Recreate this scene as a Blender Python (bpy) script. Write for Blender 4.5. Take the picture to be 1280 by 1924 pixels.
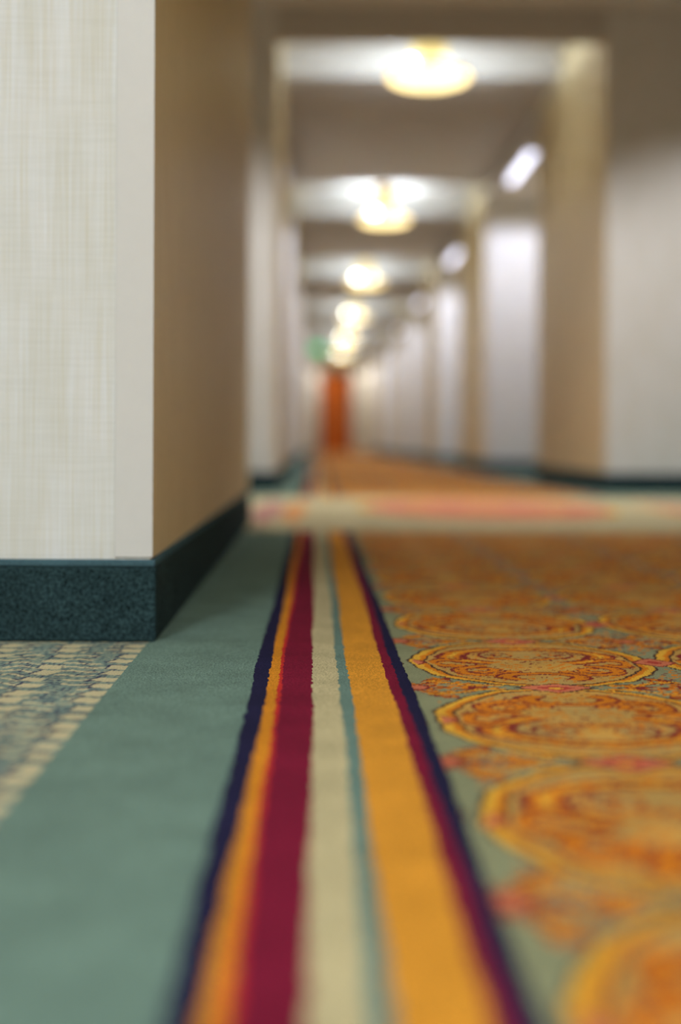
import bpy, bmesh, math, random
import numpy as np

sc = bpy.context.scene
for o in list(bpy.data.objects):
    bpy.data.objects.remove(o, do_unlink=True)
COL = sc.collection
rng = np.random.default_rng(7)
random.seed(7)

# ------------------------------------------------------------------ camera
# Axes: +Y runs down the corridor, +X to the right, floor at Z = 0. Metres.
FPX = 2700.0                       # focal length in pixels of the 1280x1924 frame
cam_d = bpy.data.cameras.new('camera')
cam = bpy.data.objects.new('camera', cam_d)
COL.objects.link(cam)
cam_d.sensor_fit = 'VERTICAL'
cam_d.sensor_height = 36.0
cam_d.sensor_width = 24.0
cam_d.lens = FPX / 1924.0 * 36.0
cam_d.shift_x = 47.0 / 1924.0
cam_d.shift_y = -130.0 / 1924.0
cam_d.clip_start = 0.05
cam_d.clip_end = 200
cam.location = (0, 0, 0.25)
cam.rotation_euler = (math.radians(90), math.radians(-0.25), 0)
cam_d.dof.use_dof = True
cam_d.dof.focus_distance = 1.57
cam_d.dof.aperture_fstop = 1.65
cam_d.dof.aperture_blades = 0
sc.camera = cam

# ------------------------------------------------------------------ world, exposure
w = bpy.data.worlds.new('world')
sc.world = w
w.use_nodes = True
w.node_tree.nodes['Background'].inputs[0].default_value = (0.9, 0.95, 1.0, 1)
w.node_tree.nodes['Background'].inputs[1].default_value = 0.02
sc.view_settings.view_transform = 'Standard'
sc.view_settings.look = 'None'
sc.view_settings.gamma = 1.0
sc.view_settings.use_curve_mapping = False
sc.view_settings.exposure = 0.0
sc.cycles.max_bounces = 5
sc.cycles.diffuse_bounces = 3
sc.cycles.glossy_bounces = 2
sc.cycles.transmission_bounces = 1
sc.cycles.caustics_reflective = False
sc.cycles.caustics_refractive = False
sc.cycles.use_adaptive_sampling = True
sc.cycles.adaptive_threshold = 0.12
sc.cycles.adaptive_min_samples = 20

# lamp strengths
P_NEAR = 480.0        # downlights where the photographer stands (spot watts)
P_LOBBY = 112.0        # downlights of the cross passage
E_BULB = 980.0        # bare bulbs of the bowl lamps
E_BOWL = 3.3          # glowing glass of the bowl lamps
E_STRIP = 3.2         # strips in the door recesses

# ------------------------------------------------------------------ colour + materials
def lin(c):
    c = c / 255.0
    return c / 12.92 if c <= 0.04045 else ((c + 0.055) / 1.055) ** 2.4
def rgb(r, g, b):
    return (lin(r), lin(g), lin(b), 1.0)

def new_mat(name, rough=0.8, spec=0.3):
    m = bpy.data.materials.new(name)
    m.use_nodes = True
    b = m.node_tree.nodes['Principled BSDF']
    b.inputs['Roughness'].default_value = rough
    b.inputs['Specular IOR Level'].default_value = spec
    return m, m.node_tree.nodes, m.node_tree.links, b

def coords(n, l, scale=(1, 1, 1)):
    g = n.new('ShaderNodeNewGeometry')
    mp = n.new('ShaderNodeMapping')
    mp.inputs['Scale'].default_value = scale
    l.new(g.outputs['Position'], mp.inputs['Vector'])
    return mp.outputs['Vector']

def noise(n, l, vec, scale, detail=3, rough=0.6):
    t = n.new('ShaderNodeTexNoise')
    t.inputs['Scale'].default_value = scale
    t.inputs['Detail'].default_value = detail
    t.inputs['Roughness'].default_value = rough
    l.new(vec, t.inputs['Vector'])
    return t.outputs['Fac']

def ramp(n, l, fac, stops):
    r = n.new('ShaderNodeValToRGB')
    el = r.color_ramp.elements
    while len(el) < len(stops):
        el.new(0.5)
    for e, (p, c) in zip(el, stops):
        e.position = p
        e.color = c
    l.new(fac, r.inputs['Fac'])
    return r.outputs['Color']

def mix(n, l, fac, a, b, mode='MIX'):
    m = n.new('ShaderNodeMix')
    m.data_type = 'RGBA'
    m.blend_type = mode
    for s, v in ((m.inputs[0], fac), (m.inputs[6], a), (m.inputs[7], b)):
        if hasattr(v, 'node'):
            l.new(v, s)
        else:
            s.default_value = v
    return m.outputs[2]

def bump(n, l, h, b, strength=0.4, dist=0.002):
    k = n.new('ShaderNodeBump')
    k.inputs['Strength'].default_value = strength
    k.inputs['Distance'].default_value = dist
    l.new(h, k.inputs['Height'])
    l.new(k.outputs['Normal'], b.inputs['Normal'])

def mul(c, k):
    return (c[0] * k, c[1] * k, c[2] * k, 1.0)

def carpet_mat(name, col=None, var=0.28, attr=False, rough=1.0, grain=600):
    """cut pile: fibre grain, soft shading drift, relief"""
    m, n, l, b = new_mat(name, rough, 0.08)
    v = coords(n, l)
    f1 = noise(n, l, v, grain, 2, 0.75)
    f2 = noise(n, l, v, 14, 2, 0.5)
    if attr:
        a = n.new('ShaderNodeAttribute')
        a.attribute_name = 'weave'
        base = a.outputs['Color']
    else:
        rr = n.new('ShaderNodeRGB')
        rr.outputs[0].default_value = col
        base = rr.outputs[0]
    g1 = ramp(n, l, f1, [(0.3, (1 - var * 1.6,) * 3 + (1,)), (0.7, (1 + var,) * 3 + (1,))])
    g2 = ramp(n, l, f2, [(0.3, (0.88, 0.88, 0.88, 1)), (0.7, (1.1, 1.1, 1.1, 1))])
    c = mix(n, l, 1.0, base, g1, 'MULTIPLY')
    c = mix(n, l, 1.0, c, g2, 'MULTIPLY')
    l.new(c, b.inputs['Base Color'])
    bump(n, l, f1, b, 0.6, 0.002)
    return m

def wallpaper_mat(name, c0, c1, c2, rough=0.55, spec=0.35):
    """linen-look vinyl paper: fine vertical threads crossed by faint horizontal ones"""
    m, n, l, b = new_mat(name, rough, spec)
    vv = coords(n, l, (1, 1, 0.012))
    hh = coords(n, l, (0.03, 0.03, 1))
    f1 = noise(n, l, vv, 380, 2, 0.75)
    f2 = noise(n, l, hh, 420, 1, 0.7)
    f3 = noise(n, l, coords(n, l, (1, 1, 0.25)), 22, 1, 0.6)
    c = ramp(n, l, f1, [(0.34, c1), (0.5, c0), (0.66, c2)])
    g = ramp(n, l, f2, [(0.35, (0.955, 0.955, 0.945, 1)), (0.6, (1.015, 1.015, 1.015, 1))])
    c = mix(n, l, 0.8, c, g, 'MULTIPLY')
    g3 = ramp(n, l, f3, [(0.35, (0.96, 0.955, 0.93, 1)), (0.65, (1.02, 1.02, 1.03, 1))])
    c = mix(n, l, 0.9, c, g3, 'MULTIPLY')
    l.new(c, b.inputs['Base Color'])
    ad = n.new('ShaderNodeMath'); ad.operation = 'ADD'
    l.new(f1, ad.inputs[0]); l.new(f2, ad.inputs[1])
    bump(n, l, ad.outputs[0], b, 0.12, 0.0008)
    return m

def paint_mat(name, col, rough=0.7, spec=0.3, tex=0.06):
    m, n, l, b = new_mat(name, rough, spec)
    f = noise(n, l, coords(n, l), 60, 3, 0.6)
    c = ramp(n, l, f, [(0.3, mul(col, 1 - tex)), (0.7, mul(col, 1 + tex))])
    l.new(c, b.inputs['Base Color'])
    return m

def glow_mat(name, col, strength, base=(0.8, 0.8, 0.8, 1)):
    m, n, l, b = new_mat(name, 0.4, 0.3)
    f = noise(n, l, coords(n, l), 9, 2, 0.5)
    c = ramp(n, l, f, [(0.3, mul(col, 0.92)), (0.7, mul(col, 1.05))])
    b.inputs['Base Color'].default_value = base
    l.new(c, b.inputs['Emission Color'])
    b.inputs['Emission Strength'].default_value = strength
    return m

def metal_mat(name, col, rough=0.3):
    m, n, l, b = new_mat(name, rough, 0.5)
    f = noise(n, l, coords(n, l), 120, 2, 0.5)
    c = ramp(n, l, f, [(0.3, mul(col, 0.9)), (0.7, mul(col, 1.05))])
    l.new(c, b.inputs['Base Color'])
    b.inputs['Metallic'].default_value = 1.0
    return m

def wood_mat(name, c0, c1):
    m, n, l, b = new_mat(name, 0.4, 0.4)
    v = coords(n, l, (1, 1, 0.06))
    f = noise(n, l, v, 45, 4, 0.65)
    c = ramp(n, l, f, [(0.3, c0), (0.7, c1)])
    l.new(c, b.inputs['Base Color'])
    return m

SAGE = rgb(116, 141, 129)
NAVY = rgb(36, 34, 66)
ORANGE = rgb(222, 142, 40)
RED = rgb(205, 52, 48)
MAROON = rgb(128, 26, 54)
CREAM = rgb(202, 188, 146)
TEAL = rgb(112, 138, 128)
GOLD = rgb(226, 154, 52)

M = {
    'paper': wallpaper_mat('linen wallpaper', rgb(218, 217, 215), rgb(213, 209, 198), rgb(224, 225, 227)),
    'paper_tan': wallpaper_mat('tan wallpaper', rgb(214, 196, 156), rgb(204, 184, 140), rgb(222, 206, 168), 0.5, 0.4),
    'guard': paint_mat('corner guard vinyl', rgb(212, 209, 206), 0.45, 0.4, 0.01),
    'ceiling': paint_mat('ceiling paint', rgb(224, 222, 218), 0.8, 0.2, 0.03),
    'soffit': paint_mat('soffit paint', rgb(198, 194, 188), 0.75, 0.25, 0.03),
    'base': carpet_mat('baseboard carpet', rgb(44, 64, 68), 0.6, grain=330),
    'binding': carpet_mat('baseboard binding', rgb(74, 102, 112), 0.2),
    'weave': carpet_mat('woven carpet', None, 0.25, True),
    'sage': carpet_mat('sage carpet', SAGE, 0.42, grain=480),
    'slab': paint_mat('floor slab', rgb(120, 110, 95), 0.9),
    'brass': metal_mat('brushed brass', rgb(214, 178, 96), 0.35),
    'white_metal': paint_mat('white enamel', rgb(225, 224, 220), 0.4, 0.4, 0.01),
    'neck': glow_mat('lit amber glass', rgb(255, 230, 150), 0.8, rgb(120, 104, 62)),
    'bowl': glow_mat('lit opal glass', rgb(255, 228, 160), E_BOWL),
    'bulb': glow_mat('lit bulb', rgb(220, 238, 255), E_BULB),
    'small_bulb': glow_mat('lit small bulb', rgb(250, 255, 250), 26.0),
    'strip': glow_mat('lit strip diffuser', rgb(226, 230, 255), E_STRIP),
    'door': wood_mat('cherry veneer', rgb(176, 86, 22), rgb(204, 108, 38)),
    'frame': wood_mat('dark door frame', rgb(96, 52, 24), rgb(120, 66, 32)),
    'steel': metal_mat('satin steel', rgb(190, 188, 182), 0.3),
    'sign': glow_mat('lit green panel', rgb(70, 180, 125), 1.9, rgb(40, 160, 100)),
    'cross': None,
}
for k in ('neck', 'sign', 'strip'):          # dim glows: no need to be sampled as lamps
    M[k].cycles.emission_sampling = 'NONE'
STRIPE_M = [carpet_mat('stripe wool %d' % i, c, 0.36, grain=480) for i, c in enumerate(
    (NAVY, ORANGE, RED, MAROON, CREAM, TEAL, GOLD, MAROON, NAVY))]

# ------------------------------------------------------------------ object helpers
def link(name, me, mats, parent=None):
    o = bpy.data.objects.new(name, me)
    for m in (mats if isinstance(mats, (list, tuple)) else [mats]):
        if m.name not in [x.name for x in me.materials if x]:
            me.materials.append(m)
    COL.objects.link(o)
    if parent:
        o.parent = parent
    return o

def empty(name, loc=(0, 0, 0)):
    o = bpy.data.objects.new(name, None)
    o.location = loc
    o.empty_display_size = 0.1
    COL.objects.link(o)
    return o

def tag(o, label, cat=None, group=None, kind=None):
    o['label'] = label
    if cat: o['category'] = cat
    if group: o['group'] = group
    if kind: o['kind'] = kind
    return o

def box_bm(bm, x0, x1, y0, y1, z0, z1, bev=0.0):
    r = bmesh.ops.create_cube(bm, size=1.0)
    bmesh.ops.scale(bm, vec=(x1 - x0, y1 - y0, z1 - z0), verts=r['verts'])
    bmesh.ops.translate(bm, vec=((x0 + x1) / 2, (y0 + y1) / 2, (z0 + z1) / 2), verts=r['verts'])
    if bev > 0:
        es = list({e for v in r['verts'] for e in v.link_edges})
        bmesh.ops.bevel(bm, geom=es, offset=bev, segments=3, affect='EDGES', profile=0.5)

def finish(bm, name, mats, parent=None, smooth=False):
    me = bpy.data.meshes.new(name)
    bm.normal_update()
    bm.to_mesh(me)
    bm.free()
    if smooth:
        for p in me.polygons:
            p.use_smooth = True
    return link(name, me, mats, parent)

def box(name, dims, mats, parent=None, bev=0.0):
    bm = bmesh.new()
    box_bm(bm, *dims, bev=bev)
    return finish(bm, name, mats, parent)

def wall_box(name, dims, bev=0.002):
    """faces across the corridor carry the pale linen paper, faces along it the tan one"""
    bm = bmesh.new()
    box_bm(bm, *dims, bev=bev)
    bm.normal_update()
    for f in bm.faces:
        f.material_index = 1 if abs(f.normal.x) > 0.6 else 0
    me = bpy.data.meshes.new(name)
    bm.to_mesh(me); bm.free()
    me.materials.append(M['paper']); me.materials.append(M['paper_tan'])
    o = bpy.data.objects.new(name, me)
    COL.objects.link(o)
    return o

def lathe(name, prof, mat, parent=None, seg=40, loc=(0, 0, 0)):
    bm = bmesh.new()
    rings = []
    for r, z in prof:
        if r < 1e-6:
            rings.append([bm.verts.new((loc[0], loc[1], loc[2] + z))])
        else:
            rings.append([bm.verts.new((loc[0] + r * math.cos(2 * math.pi * k / seg),
                                        loc[1] + r * math.sin(2 * math.pi * k / seg), loc[2] + z)) for k in range(seg)])
    for a, b in zip(rings[:-1], rings[1:]):
        if len(a) == 1 and len(b) == 1:
            continue
        for k in range(seg):
            k2 = (k + 1) % seg
            if len(a) == 1:
                bm.faces.new((a[0], b[k], b[k2]))
            elif len(b) == 1:
                bm.faces.new((a[k], a[k2], b[0]))
            else:
                bm.faces.new((a[k], a[k2], b[k2], b[k]))
    bmesh.ops.recalc_face_normals(bm, faces=bm.faces)
    return finish(bm, name, mat, parent, True)

def copy_tree(o, parent=None):
    c = o.copy()
    COL.objects.link(c)
    c.parent = parent
    for ch in list(o.children):
        copy_tree(ch, c)
    return c

# ------------------------------------------------------------------ layout
XL, XR = -0.2055, 1.474          # faces of the corridor walls
XC = 0.5 * (XL + XR)
Y_CORNER = 1.80                 # front face of the near left wall
Y_LOB0, Y_LOB1 = 4.42, 7.30     # cross passage
Y_END = 38.0
PER = 5.2
LAMP0 = 8.15
PIERS = [(7.30 + PER * k, 9.55 + PER * k) for k in range(6)] + [(7.30 + PER * 6 - 0.5, Y_END)]
PIERS[6] = (7.30 + PER * 6 - 0.6, Y_END)
H_SOF, H_CEIL, H_ALC = 2.47, 2.62, 2.36
BB = 0.103                      # height of the carpet baseboard
XBL, XBR = -0.80, 2.08          # backs of the door recesses
X_LOBL, X_LOBR = -4.0, 5.2
XNL = -2.2                      # left wall of the room where the photographer stands
Y_BACK = -4.5

ORD = ['nearest', 'second', 'third', 'fourth', 'fifth', 'sixth', 'seventh']

# ------------------------------------------------------------------ walls
o = wall_box('wall_left', (XNL, XL, Y_CORNER, Y_LOB0, 0, 2.9), 0.003)
tag(o, 'near left wall block with pale linen paper on its front and tan side', kind='structure')
o = wall_box('wall_left', (XNL - 0.15, XNL, Y_BACK, Y_CORNER, 0, 2.9))
tag(o, 'left wall of the open area behind the near corner', kind='structure')
o = wall_box('wall_right', (XR, XR + 0.6, Y_BACK, Y_LOB0, 0, 2.9))
tag(o, 'right corridor wall before the cross passage', kind='structure')
o = wall_box('wall_back', (XNL - 0.15, XR + 0.6, Y_BACK - 0.15, Y_BACK, 0, 2.9))
tag(o, 'back wall behind the photographer', kind='structure')
for side, nm, xs in (('left', 'wall_left', X_LOBL), ('right', 'wall_right', X_LOBR)):
    o = wall_box(nm, (xs - 0.1, xs + 0.1, Y_LOB0 - 0.1, Y_LOB1 + 0.1, 0, 2.9))
    tag(o, 'far %s end wall of the cross passage' % side, kind='structure')
o = wall_box('wall_right', (XR + 0.6, X_LOBR, Y_LOB0 - 0.2, Y_LOB0, 0, 2.9))
tag(o, 'near wall of the cross passage on the right', kind='structure')
o = wall_box('wall_left', (X_LOBL, XNL, Y_LOB0 - 0.2, Y_LOB0, 0, 2.9))
tag(o, 'near wall of the cross passage on the left', kind='structure')

baseboards = []
def baseboard(name, x0, x1, y0, y1, label):
    """a carpet base 7 mm proud of a wall footprint, with a bound top edge"""
    t = 0.007
    e = empty(name, ((x0 + x1) / 2, (y0 + y1) / 2, 0))
    tag(e, label, kind='structure')
    bm = bmesh.new()
    box_bm(bm, x0 - t, x1 + t, y0 - t, y1 + t, 0.0, BB - 0.009, bev=0.004)
    c = finish(bm, 'carpet_base', M['base'], e)
    c.matrix_parent_inverse = e.matrix_world.inverted()
    bm = bmesh.new()
    box_bm(bm, x0 - t + .001, x1 + t - .001, y0 - t + .001, y1 + t - .001, BB - 0.009, BB, bev=0.0025)
    b = finish(bm, 'binding', M['binding'], e)
    for k in (c, b):
        k.location = (-e.location.x, -e.location.y, 0)
        k.matrix_parent_inverse.identity()
    return e

baseboard('baseboard_left', XNL, XL, Y_CORNER, Y_LOB0, 'dark green carpet baseboard around the near left wall block')
baseboard('baseboard_right', XR, XR + 0.6, Y_BACK, Y_LOB0, 'dark green carpet baseboard along the near right wall')

for k, (a, b) in enumerate(PIERS):
    for side in ('left', 'right'):
        if side == 'left':
            d = (XBL, XL, a, b, 0, 2.9)
        else:
            d = (XR, XBR, a, b, 0, 2.9)
        if k == 0:      # the first piers are the front walls of the corridor mouth
            d = (X_LOBL, XL, a, b, 0, 2.9) if side == 'left' else (XR, X_LOBR, a, b, 0, 2.9)
        o = wall_box('wall_' + side, d)
        tag(o, '%s wall pier on the %s of the corridor beyond the cross passage' % (ORD[k], side), kind='structure')
        baseboard('baseboard_' + side, d[0], d[1], d[2], d[3],
                  'dark green carpet baseboard around the %s %s pier' % (ORD[k], side))
for side, x0, x1 in (('left', XBL - 0.12, XBL), ('right', XBR, XBR + 0.12)):
    o = wall_box('wall_' + side, (x0, x1, PIERS[0][1], Y_END, 0, 2.9))
    tag(o, 'back wall of the door recesses on the %s' % side, kind='structure')
o = wall_box('wall_back', (XBL - 0.12, XBR + 0.12, Y_END, Y_END + 0.15, 0, 2.9))
tag(o, 'cream end wall of the corridor around the wooden door', kind='structure')

# corner guard on the near left corner: an L of plain vinyl
e = empty('trim_1', (XL, Y_CORNER, 0))
tag(e, 'plain off-white corner guard on the near left wall corner', kind='structure')
bm = bmesh.new()
box_bm(bm, -0.0455, 0.0022, -0.0022, 0.0, BB + 0.0025, 2.6, bev=0.0008)
finish(bm, 'front_flange', M['guard'], e)
bm = bmesh.new()
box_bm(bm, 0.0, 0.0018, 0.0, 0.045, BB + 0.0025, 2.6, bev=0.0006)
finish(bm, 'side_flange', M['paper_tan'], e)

# ------------------------------------------------------------------ ceilings
o = box('ceiling', (XNL - 0.15, XR + 0.6, Y_BACK - 0.15, Y_LOB0, 2.75, 2.9), M['ceiling'])
tag(o, 'ceiling over the photographer and the near corridor', kind='structure')
o = box('ceiling', (X_LOBL, X_LOBR, Y_LOB0, Y_LOB1, H_SOF, 2.9), M['ceiling'])
tag(o, 'flat ceiling of the cross passage', kind='structure')
o = box('ceiling', (XL - 0.01, XR + 0.01, Y_LOB1, Y_END, H_CEIL, 2.9), M['ceiling'])
tag(o, 'raised corridor ceiling carrying the bowl lamps', kind='structure')
# beams where the corridor meets the cross passage
for nm, y0, y1, lab in (('trim_2', Y_LOB0 - 0.12, Y_LOB0, 'header beam where the near corridor ends'),
                        ('trim_3', Y_LOB1, Y_LOB1 + 0.10, 'dark header beam over the far corridor mouth')):
    o = box(nm, (XL, XR, y0, y1, 2.305, 2.75), M['soffit'], bev=0.004)
    tag(o, lab, kind='structure')
# dropped soffits between the lamp bays
edges = []
for k in range(6):
    L = LAMP0 + PER * k
    y0 = L + 0.55
    y1 = min(L + PER - 1.0, Y_END)
    o = box('ceiling', (XL, XR, y0, y1, H_SOF, H_CEIL + 0.02), M['soffit'], bev=0.003)
    tag(o, '%s dropped soffit across the corridor ceiling' % ORD[k], kind='structure')
# low ceilings of the recesses
for k in range(6):
    a = PIERS[k][1]; b = PIERS[k + 1][0]
    for side, x0, x1 in (('left', XBL, XL), ('right', XR, XBR)):
        o = box('ceiling', (x0, x1, a, b, H_ALC, 2.9), M['soffit'])
        tag(o, 'low ceiling of the %s door recess on the %s' % (ORD[k], side), kind='structure')

# ------------------------------------------------------------------ floor and carpets
floor = box('floor', (X_LOBL - 0.1, X_LOBR + 0.1, Y_BACK - 0.15, Y_END + 0.15, -0.15, -0.008), M['slab'])
tag(floor, 'carpeted corridor floor with striped border and orange medallion field', kind='structure')

def c3(r, g, b):
    return np.array([lin(r), lin(g), lin(b)])

def grid(name, xs, ys, colfun, z=0.0, thick=0.006, jit=0.0, label=None):
    """closed carpet slab on a tensor grid, woven colour stored per vertex"""
    xs = np.asarray(xs); ys = np.asarray(ys)
    nx, ny = len(xs), len(ys)
    X, Y = np.meshgrid(xs, ys)
    top = np.stack([X, Y, np.full_like(X, z)], -1).reshape(-1, 3)
    idx = np.arange(nx * ny).reshape(ny, nx)
    q = np.stack([idx[:-1, :-1], idx[:-1, 1:], idx[1:, 1:], idx[1:, :-1]], -1).reshape(-1, 4)
    # skirt: the outline repeated lower down
    rim = np.concatenate([idx[0, :], idx[1:, -1], idx[-1, -2::-1], idx[-2:0:-1, 0]])
    low = top[rim].copy(); low[:, 2] = z - thick
    n0 = len(top); nr = len(rim)
    lo = n0 + np.arange(nr)
    s = np.stack([np.roll(rim, -1), rim, lo, np.roll(lo, -1)], -1)
    co = np.concatenate([top, low]); faces = np.concatenate([q, s])
    me = bpy.data.meshes.new(name)
    me.vertices.add(len(co)); me.vertices.foreach_set('co', co.ravel())
    me.loops.add(faces.size); me.loops.foreach_set('vertex_index', faces.ravel().astype(np.int32))
    me.polygons.add(len(faces))
    me.polygons.foreach_set('loop_start', np.arange(0, faces.size, 4, dtype=np.int32))
    me.polygons.foreach_set('loop_total', np.full(len(faces), 4, dtype=np.int32))
    me.update(calc_edges=True)
    jx = X + (rng.random(X.shape) - 0.5) * jit
    jy = Y + (rng.random(X.shape) - 0.5) * jit
    C = colfun(jx, jy).reshape(-1, 3)
    C = np.concatenate([C, C[rim]])
    a = me.attributes.new('weave', 'FLOAT_COLOR', 'POINT')
    a.data.foreach_set('color', np.concatenate([C, np.ones((len(C), 1))], 1).astype(np.float32).ravel())
    o = link(name, me, M['weave'], floor)
    if label:
        o['label'] = label
    return o

# --- orange medallion field
F_SAGE = c3(146, 148, 114); F_GOLD = c3(234, 176, 62); F_ORANGE = c3(220, 130, 34)
F_TAN = c3(212, 160, 78); F_TAN2 = c3(190, 154, 90); F_MAR = c3(136, 52, 46); F_DARK = c3(84, 58, 48)
F_PINK = c3(216, 122, 88); F_PINKD = c3(190, 70, 60)
PX, PD = 0.285, 0.345
CX, CD = 0.247, 1.645

def put(C, mask, col):
    C[mask] = col

def field(X, Y):
    wx = X + 0.0016 * np.sin(Y * 61 + 1.3) + 0.0012 * np.sin(Y * 143 + X * 40)
    wy = Y + 0.0020 * np.sin(X * 57) + 0.0014 * np.sin(X * 131 + Y * 30)
    iu = np.round((wx - CX) / PX); iv = np.round((wy - CD) / PD)
    u = wx - CX - iu * PX
    v = wy - CD - iv * PD
    flip = np.where(np.mod(iv, 2) == 0, 1.0, -1.0)
    vf = v * flip
    au = np.abs(u)
    C = np.broadcast_to(F_SAGE, X.shape + (3,)).copy()
    e = np.sqrt((u / 0.134) ** 2 + (v / 0.165) ** 2)
    # palmette leaves in the ground between four medallions
    du = PX / 2 - au; dv = PD / 2 - np.abs(v)
    sv = np.where(v > 0, 1, -1)
    r = np.hypot(du, dv * 1.0); th = np.arctan2(dv, du)
    leaf = 0.068 * (0.62 + 0.38 * np.cos(6 * th)) 
    put(C, r < leaf + 0.004, F_MAR)
    put(C, r < leaf, F_ORANGE)
    vein = np.sin(12 * th + r * 240)
    put(C, (r < leaf) & (vein > 0.45), F_MAR)
    put(C, (r < leaf) & (vein < -0.70), F_SAGE)
    put(C, r < 0.016, F_MAR)
    put(C, r < 0.012, F_PINK)
    # ribbon scrolls leaving the medallion towards the leaf
    for s0, c0 in ((0.0062, F_DARK), (0.0048, F_GOLD), (0.0018, F_ORANGE)):
        dd = np.abs(dv - 0.020 - 0.55 * (du - 0.06) ** 2 * 8 - 0.010 * np.sin(du * 60))
        put(C, (dd < s0) & (du < 0.105) & (du > 0.012) & (e > 1.0), c0)
    # small flecks in the ground
    fl = np.sin(wx * 260 + 3 * np.sin(wy * 120)) * np.sin(wy * 210 + 2 * np.sin(wx * 150))
    put(C, (fl > 0.80) & (e > 1.08) & (wx > 0.13), F_MAR)
    put(C, (fl < -0.45) & (e > 1.08) & (wx > 0.12), F_ORANGE)
    # medallion
    wd = 0.045 + 0.085 * np.clip(au / 0.13, 0, 1) ** 2
    put(C, (e < 1.035), F_DARK)
    put(C, (e < 1.012), F_GOLD)
    put(C, (e < 1.012 - wd * 0.55) , F_ORANGE)
    put(C, (e < 1.012 - wd), F_DARK)
    inn = e < 0.988 - wd
    put(C, inn, F_TAN)
    soft = 0.5 + 0.5 * np.sin(u * 38 + 1.0) * np.sin(v * 33)
    C[inn] = F_TAN * (1 - soft[inn, None]) + F_TAN2 * soft[inn, None]
    inn2 = e < 0.955 - wd
    def ring(cu, cv, ru, rv, w, colr, a0=None, mirror=True, edge=F_MAR, ew=0.09):
        uu = (au if mirror else u) - cu; vv = vf - cv
        q = np.sqrt((uu / ru) ** 2 + (vv / rv) ** 2)
        t = np.arctan2(vv / rv, uu / ru)
        ok = inn2.copy()
        if a0 is not None:
            ok &= np.abs(np.angle(np.exp(1j * (t - a0[0])))) > a0[1]
        taper = 1.0
        put(C, ok & (np.abs(q - 1) < w + ew), edge)
        put(C, ok & (np.abs(q - 1) < w), colr)
    # large inner C scroll in one half
    ring(0.0, 0.042, 0.088, 0.060, 0.12, F_ORANGE, (-math.pi / 2, 0.5))
    ring(0.0, 0.042, 0.088, 0.060, 0.04, F_GOLD, (-math.pi / 2, 0.7), ew=0.0)
    ring(0.0, 0.046, 0.046, 0.026, 0.16, F_ORANGE, (math.pi / 2, 0.6))
    ring(0.036, 0.050, 0.013, 0.013, 0.35, F_TAN2, None, ew=0.25)
    # side curls and the lower scrolls
    ring(0.058, -0.062, 0.030, 0.030, 0.20, F_ORANGE, (2.4, 0.7), ew=0.12)
    ring(0.060, -0.062, 0.012, 0.012, 0.35, F_ORANGE, (0.3, 0.6), ew=0.3)
    ring(0.094, -0.006, 0.016, 0.024, 0.28, F_ORANGE, (math.pi, 0.6), ew=0.22)
    ring(0.0, -0.105, 0.040, 0.026, 0.18, F_ORANGE, (-math.pi / 2, 0.7), ew=0.14)
    # arabesque flecks
    fa = np.sin(au * 210 + 2.2 * np.sin(vf * 95)) * np.sin(vf * 170 + 2.0 * np.sin(au * 120))
    put(C, inn2 & (fa > 0.86), F_MAR)
    put(C, inn2 & (fa < -0.70), F_ORANGE)
    # pink diamonds where medallions meet
    dm = au / 0.040 + dv / 0.026
    put(C, dm < 1.15, F_DARK); put(C, dm < 1.0, F_PINK); put(C, dm < 0.55, F_PINKD); put(C, dm < 0.25, F_GOLD)
    ds = du / 0.024 + np.abs(v) / 0.030 + np.where(wx < 0.115, 9.0, 0.0)
    put(C, ds < 1.18, F_MAR); put(C, ds < 1.0, F_PINK); put(C, ds < 0.45, F_PINKD)
    return C

def seq(*parts):
    out = []
    for a, b, s in parts:
        n = max(1, int(round((b - a) / s)))
        out += [a + (b - a) * i / n for i in range(n)]
    out.append(parts[-1][1])
    return out

XF0, XF1 = 0.095, 1.19
grid('carpet_field', seq((XF0, 0.70, 0.0015), (0.70, XF1, 0.008)),
     seq((-1.0, 0.4, 0.02), (0.4, 2.6, 0.004), (2.6, 4.06, 0.012)), field, 0.0, jit=0.0022,
     label='orange and sage carpet with gold-ringed medallions')
grid('carpet_field', seq((XF0, XF1, 0.016)), seq((6.55, 14, 0.03), (14, Y_END, 0.06)), field, 0.0, jit=0.004,
     label='orange-brown medallion carpet beyond the cross passage')

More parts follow.
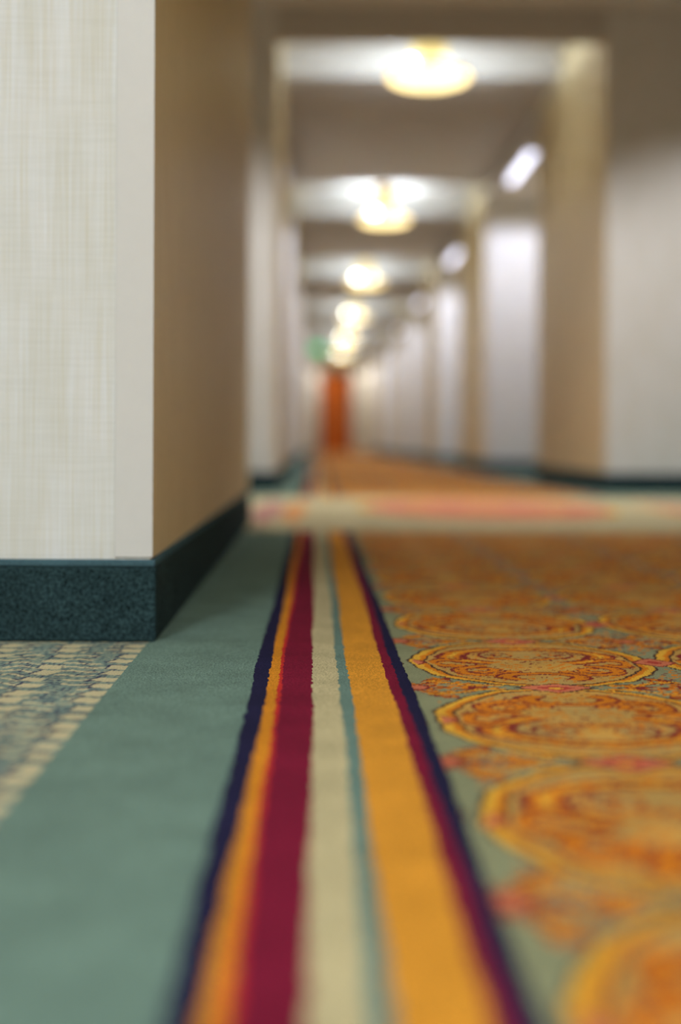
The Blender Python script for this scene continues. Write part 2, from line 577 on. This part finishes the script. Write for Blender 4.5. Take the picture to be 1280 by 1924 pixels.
# --- green and cream patterned carpet left of the sage border
G_TEAL = c3(122, 142, 134); G_CREAM = c3(206, 193, 154); G_NAVY = c3(66, 70, 92); G_LITE = c3(160, 166, 144)
def tweed(X, Y):
    wx = X + 0.003 * np.sin(Y * 55) ; wy = Y + 0.004 * np.sin(X * 80)
    PU, PV = 0.076, 0.083
    iu = np.round((wx + 0.217) / PU)
    u = wx + 0.217 - iu * PU
    vv = wy + 0.0 * iu
    iv = np.round(vv / PV); v = vv - iv * PV
    C = np.broadcast_to(G_TEAL, X.shape + (3,)).copy()
    n = np.sin(wx * 430 + 2.5 * np.sin(wy * 170)) * np.sin(wy * 260 + 2.0 * np.sin(wx * 210))
    put(C, n > 0.35, G_LITE)
    hl = np.abs(np.mod(wy + 0.006 * np.sin(wx * 120), PV / 3) - PV / 6)
    put(C, (hl < 0.0042) & (np.abs(u) > 0.014) & (np.sin(wx * 95 + iv * 1.7) > -0.55), G_CREAM)
    put(C, (np.abs(hl - 0.0065) < 0.0016) & (np.sin(wx * 170 + iv * 2.3) > 0.25), G_NAVY)
    put(C, n < -0.78, G_NAVY)
    # cream lozenges in pairs, notched with navy
    for cv in (-0.018, 0.020):
        q = np.maximum(np.abs(u - 0.25 * (v - cv)) / 0.0125, np.abs(v - cv + 0.25 * u) / (0.0135 + 0.002 * np.sin(iv * 3 + iu * 5)))
        put(C, (q < 1.22) & (u < -0.004), G_NAVY)
        put(C, q < 1.0, G_CREAM)
    return C
grid('carpet_green_pattern', seq((XNL, -0.60, 0.03), (-0.60, -0.207, 0.0018)),
     seq((Y_BACK, 0.5, 0.05), (0.5, Y_CORNER + 0.003, 0.004)), tweed, 0.0, jit=0.003,
     label='green and cream flecked carpet beside the sage border')

# --- cross band of the passage
B_CREAM = c3(196, 184, 146); B_PINK = c3(212, 136, 110); B_ORG = c3(220, 156, 100); B_MAUVE = c3(192, 142, 132)
def cross(X, Y):
    C = np.broadcast_to(B_CREAM, X.shape + (3,)).copy()
    for cx in (XC - 2.7, XC, XC + 2.7):
        q = np.sqrt(((X - cx - 0.02) / 0.46) ** 2 + ((Y - 5.55) / 0.85) ** 2)
        put(C, q < 1.06, F_GOLD * 0.8)
        put(C, q < 1.0, B_PINK)
        put(C, np.abs(q - 0.6) < 0.06, B_ORG)
        put(C, q < 0.2, B_ORG)
    for cx in (-0.17, XC + (XC + 0.17)):
        put(C, np.abs(X - cx) / 0.07 + np.abs(Y - 5.3) / 1.0 < 1, B_MAUVE)
    for cx in (-0.075, XC + (XC + 0.075)):
        put(C, np.abs(X - cx) / 0.05 + np.abs(Y - 5.3) / 1.0 < 1, B_ORG)
    n = np.sin(X * 31) * np.sin(Y * 27 + 2 * np.sin(X * 9))
    C *= (1 + 0.08 * n)[..., None]
    return C
grid('carpet_cross_band', seq((X_LOBL, -0.5, 0.05), (-0.5, 2.0, 0.012), (2.0, X_LOBR, 0.05)), seq((4.06, 6.55, 0.02)),
     cross, 0.0, label='cream cross band of carpet with a pink medallion')

# --- plain sage borders
def slab(name, x0, x1, y0, y1, mat, z=0.0, label=None):
    o = box(name, (x0, x1, y0, y1, z - 0.006, z), mat, floor)
    if label: o['label'] = label
    return o
slab('carpet_border', -0.2075, -0.055, Y_BACK, 4.06, M['sage'], 0.0004, 'plain sage green carpet border')
slab('carpet_border', XF1, XR + 0.0, Y_BACK, 4.06, M['sage'], 0.0004)
slab('carpet_border', XBL, -0.055, 6.55, Y_END, M['sage'], 0.0004)
slab('carpet_border', XF1, XBR, 6.55, Y_END, M['sage'], 0.0004)
slab('carpet_field', XF0, XF1, Y_BACK, -1.0, M['sage'], 0.0)
slab('carpet_border', X_LOBL, -0.2, 6.55, 7.3, M['sage'], 0.0008)
slab('carpet_border', XR, X_LOBR, 6.55, 7.3, M['sage'], 0.0008)

# --- the nine woven stripes, edges wandering with the tufts
BND = np.array([-0.256, -0.193, -0.150, -0.135, -0.008, 0.100, 0.145, 0.307, 0.350, 0.397]) * 0.25
def tufts(ys, seed):
    """edge wander: a shared drift of the whole border plus ragged tufts about 8 mm long"""
    r = np.random.default_rng(seed)
    out = 0.0009 * np.sin(ys * 6.0 + 0.4) + 0.0004 * np.sin(ys * 17.0 + seed * 2.1)
    kn = np.arange(ys[0] - 0.02, ys[-1] + 0.02, 0.008)
    return out + np.interp(ys, kn, (r.random(len(kn)) - 0.5) * 0.0026) + (r.random(len(ys)) - 0.5) * 0.0008
SN = ['navy', 'orange', 'red', 'maroon', 'cream', 'teal', 'gold orange', 'maroon', 'navy']
def stripes(y0, y1, step, labelled, mirror=False):
    ys = np.array(seq((y0, y1, step)))
    B = [b + tufts(ys, i + 1) for i, b in enumerate(BND)]
    if mirror:
        B = [2 * XC - 0.0 - b for b in B]
    for i in range(9):
        a, b = (B[i], B[i + 1]) if not mirror else (B[i + 1], B[i])
        n = len(ys)
        z = 0.0016
        co = np.concatenate([np.stack([a, ys, np.full(n, z)], 1), np.stack([b, ys, np.full(n, z)], 1),
                             np.stack([a, ys, np.full(n, -0.004)], 1), np.stack([b, ys, np.full(n, -0.004)], 1)])
        k = np.arange(n - 1)
        f = np.concatenate([np.stack([k, k + n, k + n + 1, k + 1], 1),
                            np.stack([k + 2 * n, k, k + 1, k + 1 + 2 * n], 1),
                            np.stack([k + n, k + 3 * n, k + 3 * n + 1, k + n + 1], 1)])
        me = bpy.data.meshes.new('carpet_stripe')
        me.from_pydata(co.tolist(), [], f.tolist())
        o = link('carpet_stripe', me, STRIPE_M[i], floor)
        if labelled:
            o['label'] = '%s woven carpet stripe' % SN[i]
stripes(-1.0, 4.06, 0.0035, True)
stripes(6.55, Y_END, 0.08, False)
stripes(-1.0, 4.06, 0.05, False, True)
stripes(6.55, Y_END, 0.08, False, True)

# ------------------------------------------------------------------ bowl lamps
def make_bowl_lamp():
    e = empty('bowl_ceiling_lamp')
    # origin on the raised ceiling
    lathe('canopy', [(0, 0), (0.095, 0), (0.098, -0.012), (0.085, -0.028), (0.0, -0.028)], M['brass'], e)
    lathe('neck', [(0, -0.026), (0.078, -0.028), (0.092, -0.05), (0.098, -0.14), (0.104, -0.255), (0.0, -0.26)], M['neck'], e)
    z0 = H_CEIL
    rim, bot = 2.338 - z0, 2.284 - z0
    prof = [(0.232, rim), (0.230, rim - 0.014), (0.216, rim - 0.030), (0.176, rim - 0.044), (0.09, bot + 0.002), (0.0, bot)]
    inner = [(0.0, bot + 0.005), (0.09, bot + 0.007), (0.172, rim - 0.039), (0.211, rim - 0.026), (0.225, rim - 0.012), (0.227, rim), (0.232, rim)]
    lathe('bowl', prof + inner, M['bowl'], e, 48)
    lathe('rim_band', [(0.230, rim - 0.010), (0.236, rim - 0.010), (0.236, rim + 0.003), (0.230, rim + 0.003), (0.230, rim - 0.010)], M['brass'], e, 48)
    lathe('finial', [(0, bot + 0.002), (0.014, bot), (0.016, bot - 0.006), (0.008, bot - 0.014), (0, bot - 0.016)], M['brass'], e, 20)
    for sx, dz in ((-1, -0.012), (1, -0.012)):
        p = [(0.0, -0.020)] + [(0.022 * math.cos(t), 0.020 * math.sin(t)) for t in np.linspace(-1.4, 1.4, 9)] + [(0, 0.020)]
        b = lathe('bulb', p, M['bulb'], e, 20, (sx * 0.125, -0.02, rim + dz))
    p = [(0.0, -0.02)] + [(0.02 * math.cos(t), 0.02 * math.sin(t)) for t in np.linspace(-1.4, 1.4, 9)] + [(0, 0.02)]
    b = lathe('exposed_bulb', p, M['small_bulb'], e, 20, (-0.115, -0.16, rim + 0.030))
    lathe('bulb_socket', [(0, -0.018), (0.009, -0.018), (0.009, -0.06), (0, -0.06)], M['brass'], e, 12, (-0.115, -0.16, rim + 0.030))
    return e
proto = make_bowl_lamp()
for k in range(6):
    o = proto if k == 0 else copy_tree(proto)
    o.location = (XC, LAMP0 + PER * k, H_CEIL)
    tag(o, '%s of the glowing bowl lamps hanging in a row down the corridor ceiling' % ORD[k] if k else
        'nearest and largest glowing bowl lamp under the corridor ceiling', 'lamp', 'bowl lamps down the corridor ceiling')

# ------------------------------------------------------------------ strips in the recesses
def make_strip():
    e = empty('recess_strip_light')
    box('housing', (-0.045, 0.045, -0.63, 0.63, -0.03, 0.0), M['white_metal'], e, 0.004)
    bm = bmesh.new()
    box_bm(bm, -0.028, 0.028, -0.60, 0.60, -0.052, -0.029, bev=0.008)
    finish(bm, 'diffuser', M['strip'], e)
    for s in (-1, 1):
        box('end_cap', (-0.038, 0.038, s * 0.615 - 0.014, s * 0.615 + 0.014, -0.055, -0.029), M['white_metal'], e, 0.003)
    return e
proto = make_strip()
first = True
for k in range(6):
    for side, x in (('right', XR + 0.065), ('left', XL - 0.065)):
        o = proto if first else copy_tree(proto)
        first = False
        o.location = (x, 10.75 + PER * k, H_ALC)
        tag(o, 'cool white strip light in the %s door recess on the %s' % (ORD[k], side), 'strip light',
            'strip lights in the door recesses')

# ------------------------------------------------------------------ recessed downlights
def downlight(x, y, z, watts, col, label, size, blend=0.35, rad=0.05):
    e = empty('recessed_downlight', (x, y, z))
    tag(e, label, 'downlight', 'recessed downlights')
    lathe('trim_ring', [(0.062, -0.001), (0.09, -0.001), (0.092, -0.005), (0.086, -0.009), (0.064, -0.006), (0.062, -0.001)], M['white_metal'], e, 32)
    ld = bpy.data.lights.new('downlight', 'SPOT')
    ld.energy = watts
    ld.color = col
    ld.spot_size = math.radians(size)
    ld.spot_blend = blend
    ld.shadow_soft_size = rad
    lo = bpy.data.objects.new('downlight_lamp', ld)
    COL.objects.link(lo)
    lo.parent = e
    lo.location = (0, 0, -0.02)
    return e

NEUTRAL = (1.0, 0.98, 0.96)
WARM = (1.0, 0.93, 0.82)
DAY = (0.87, 0.95, 1.02)
COOL = (0.78, 0.82, 1.0)
downlight(-0.95, -1.35, 2.75, P_NEAR, DAY, 'downlight above the green patterned carpet', 165, 0.3, 0.3)
downlight(0.75, -1.35, 2.75, P_NEAR * 0.85, DAY, 'downlight above the striped border behind the photographer', 144, 0.5, 0.3)
for x, lab in ((-0.75, 'left'), (XC, 'middle'), (2.1, 'right')):
    downlight(x, 6.25, H_SOF, P_LOBBY, NEUTRAL, '%s downlight in the cross passage ceiling' % lab, 124, 0.55, 0.08)
for k in range(6):
    for side, x in (('right', XR + 0.32), ('left', XL - 0.32)):
        downlight(x, 11.55 + PER * k, H_ALC, 80.0 if k < 5 else 72.0, COOL if k < 5 else WARM, 'downlight in the %s door recess on the %s' % (ORD[k], side), 166, 0.25, 0.05)

# ------------------------------------------------------------------ door and sign at the far end
d = empty('door_1', (0.53, Y_END, 0))
tag(d, 'orange-brown wooden door at the far end of the corridor', kind='structure')
box('door_leaf', (-0.37, 0.37, -0.03, 0.0, 0.005, 2.06), M['door'], d, 0.004)
for z0, z1 in ((0.15, 0.95), (1.08, 1.92)):
    for x0, x1 in ((-0.30, -0.03), (0.03, 0.30)):
        box('panel', (x0, x1, -0.042, -0.029, z0, z1), M['door'], d, 0.005)
for x0, x1 in ((-0.43, -0.372), (0.372, 0.43)):
    box('door_frame', (x0, x1, -0.05, 0.0, 0, 2.12), M['frame'], d, 0.004)
box('door_frame', (-0.43, 0.43, -0.05, 0.0, 2.062, 2.12), M['frame'], d, 0.004)
h = lathe('handle_rose', [(0, 0), (0.026, 0), (0.026, 0.010), (0, 0.012)], M['steel'], d, 20)
h.rotation_euler = (math.radians(90), 0, 0); h.location = (0.31, -0.03, 1.0)
box('handle_lever', (0.20, 0.32, -0.075, -0.060, 0.992, 1.010), M['steel'], d, 0.004)

s = empty('hanging_sign', (0.05, 30.6, H_SOF))
tag(s, 'small glowing green sign hanging from the ceiling near the far door', 'sign')
box('housing', (-0.16, 0.16, -0.03, 0.03, -0.33, -0.12), M['white_metal'], s, 0.006)
box('green_panel', (-0.145, 0.145, -0.036, -0.029, -0.315, -0.135), M['sign'], s, 0.002)
for sx in (-0.1, 0.1):
    box('hanger', (sx - 0.006, sx + 0.006, -0.006, 0.006, -0.122, 0.0), M['steel'], s)
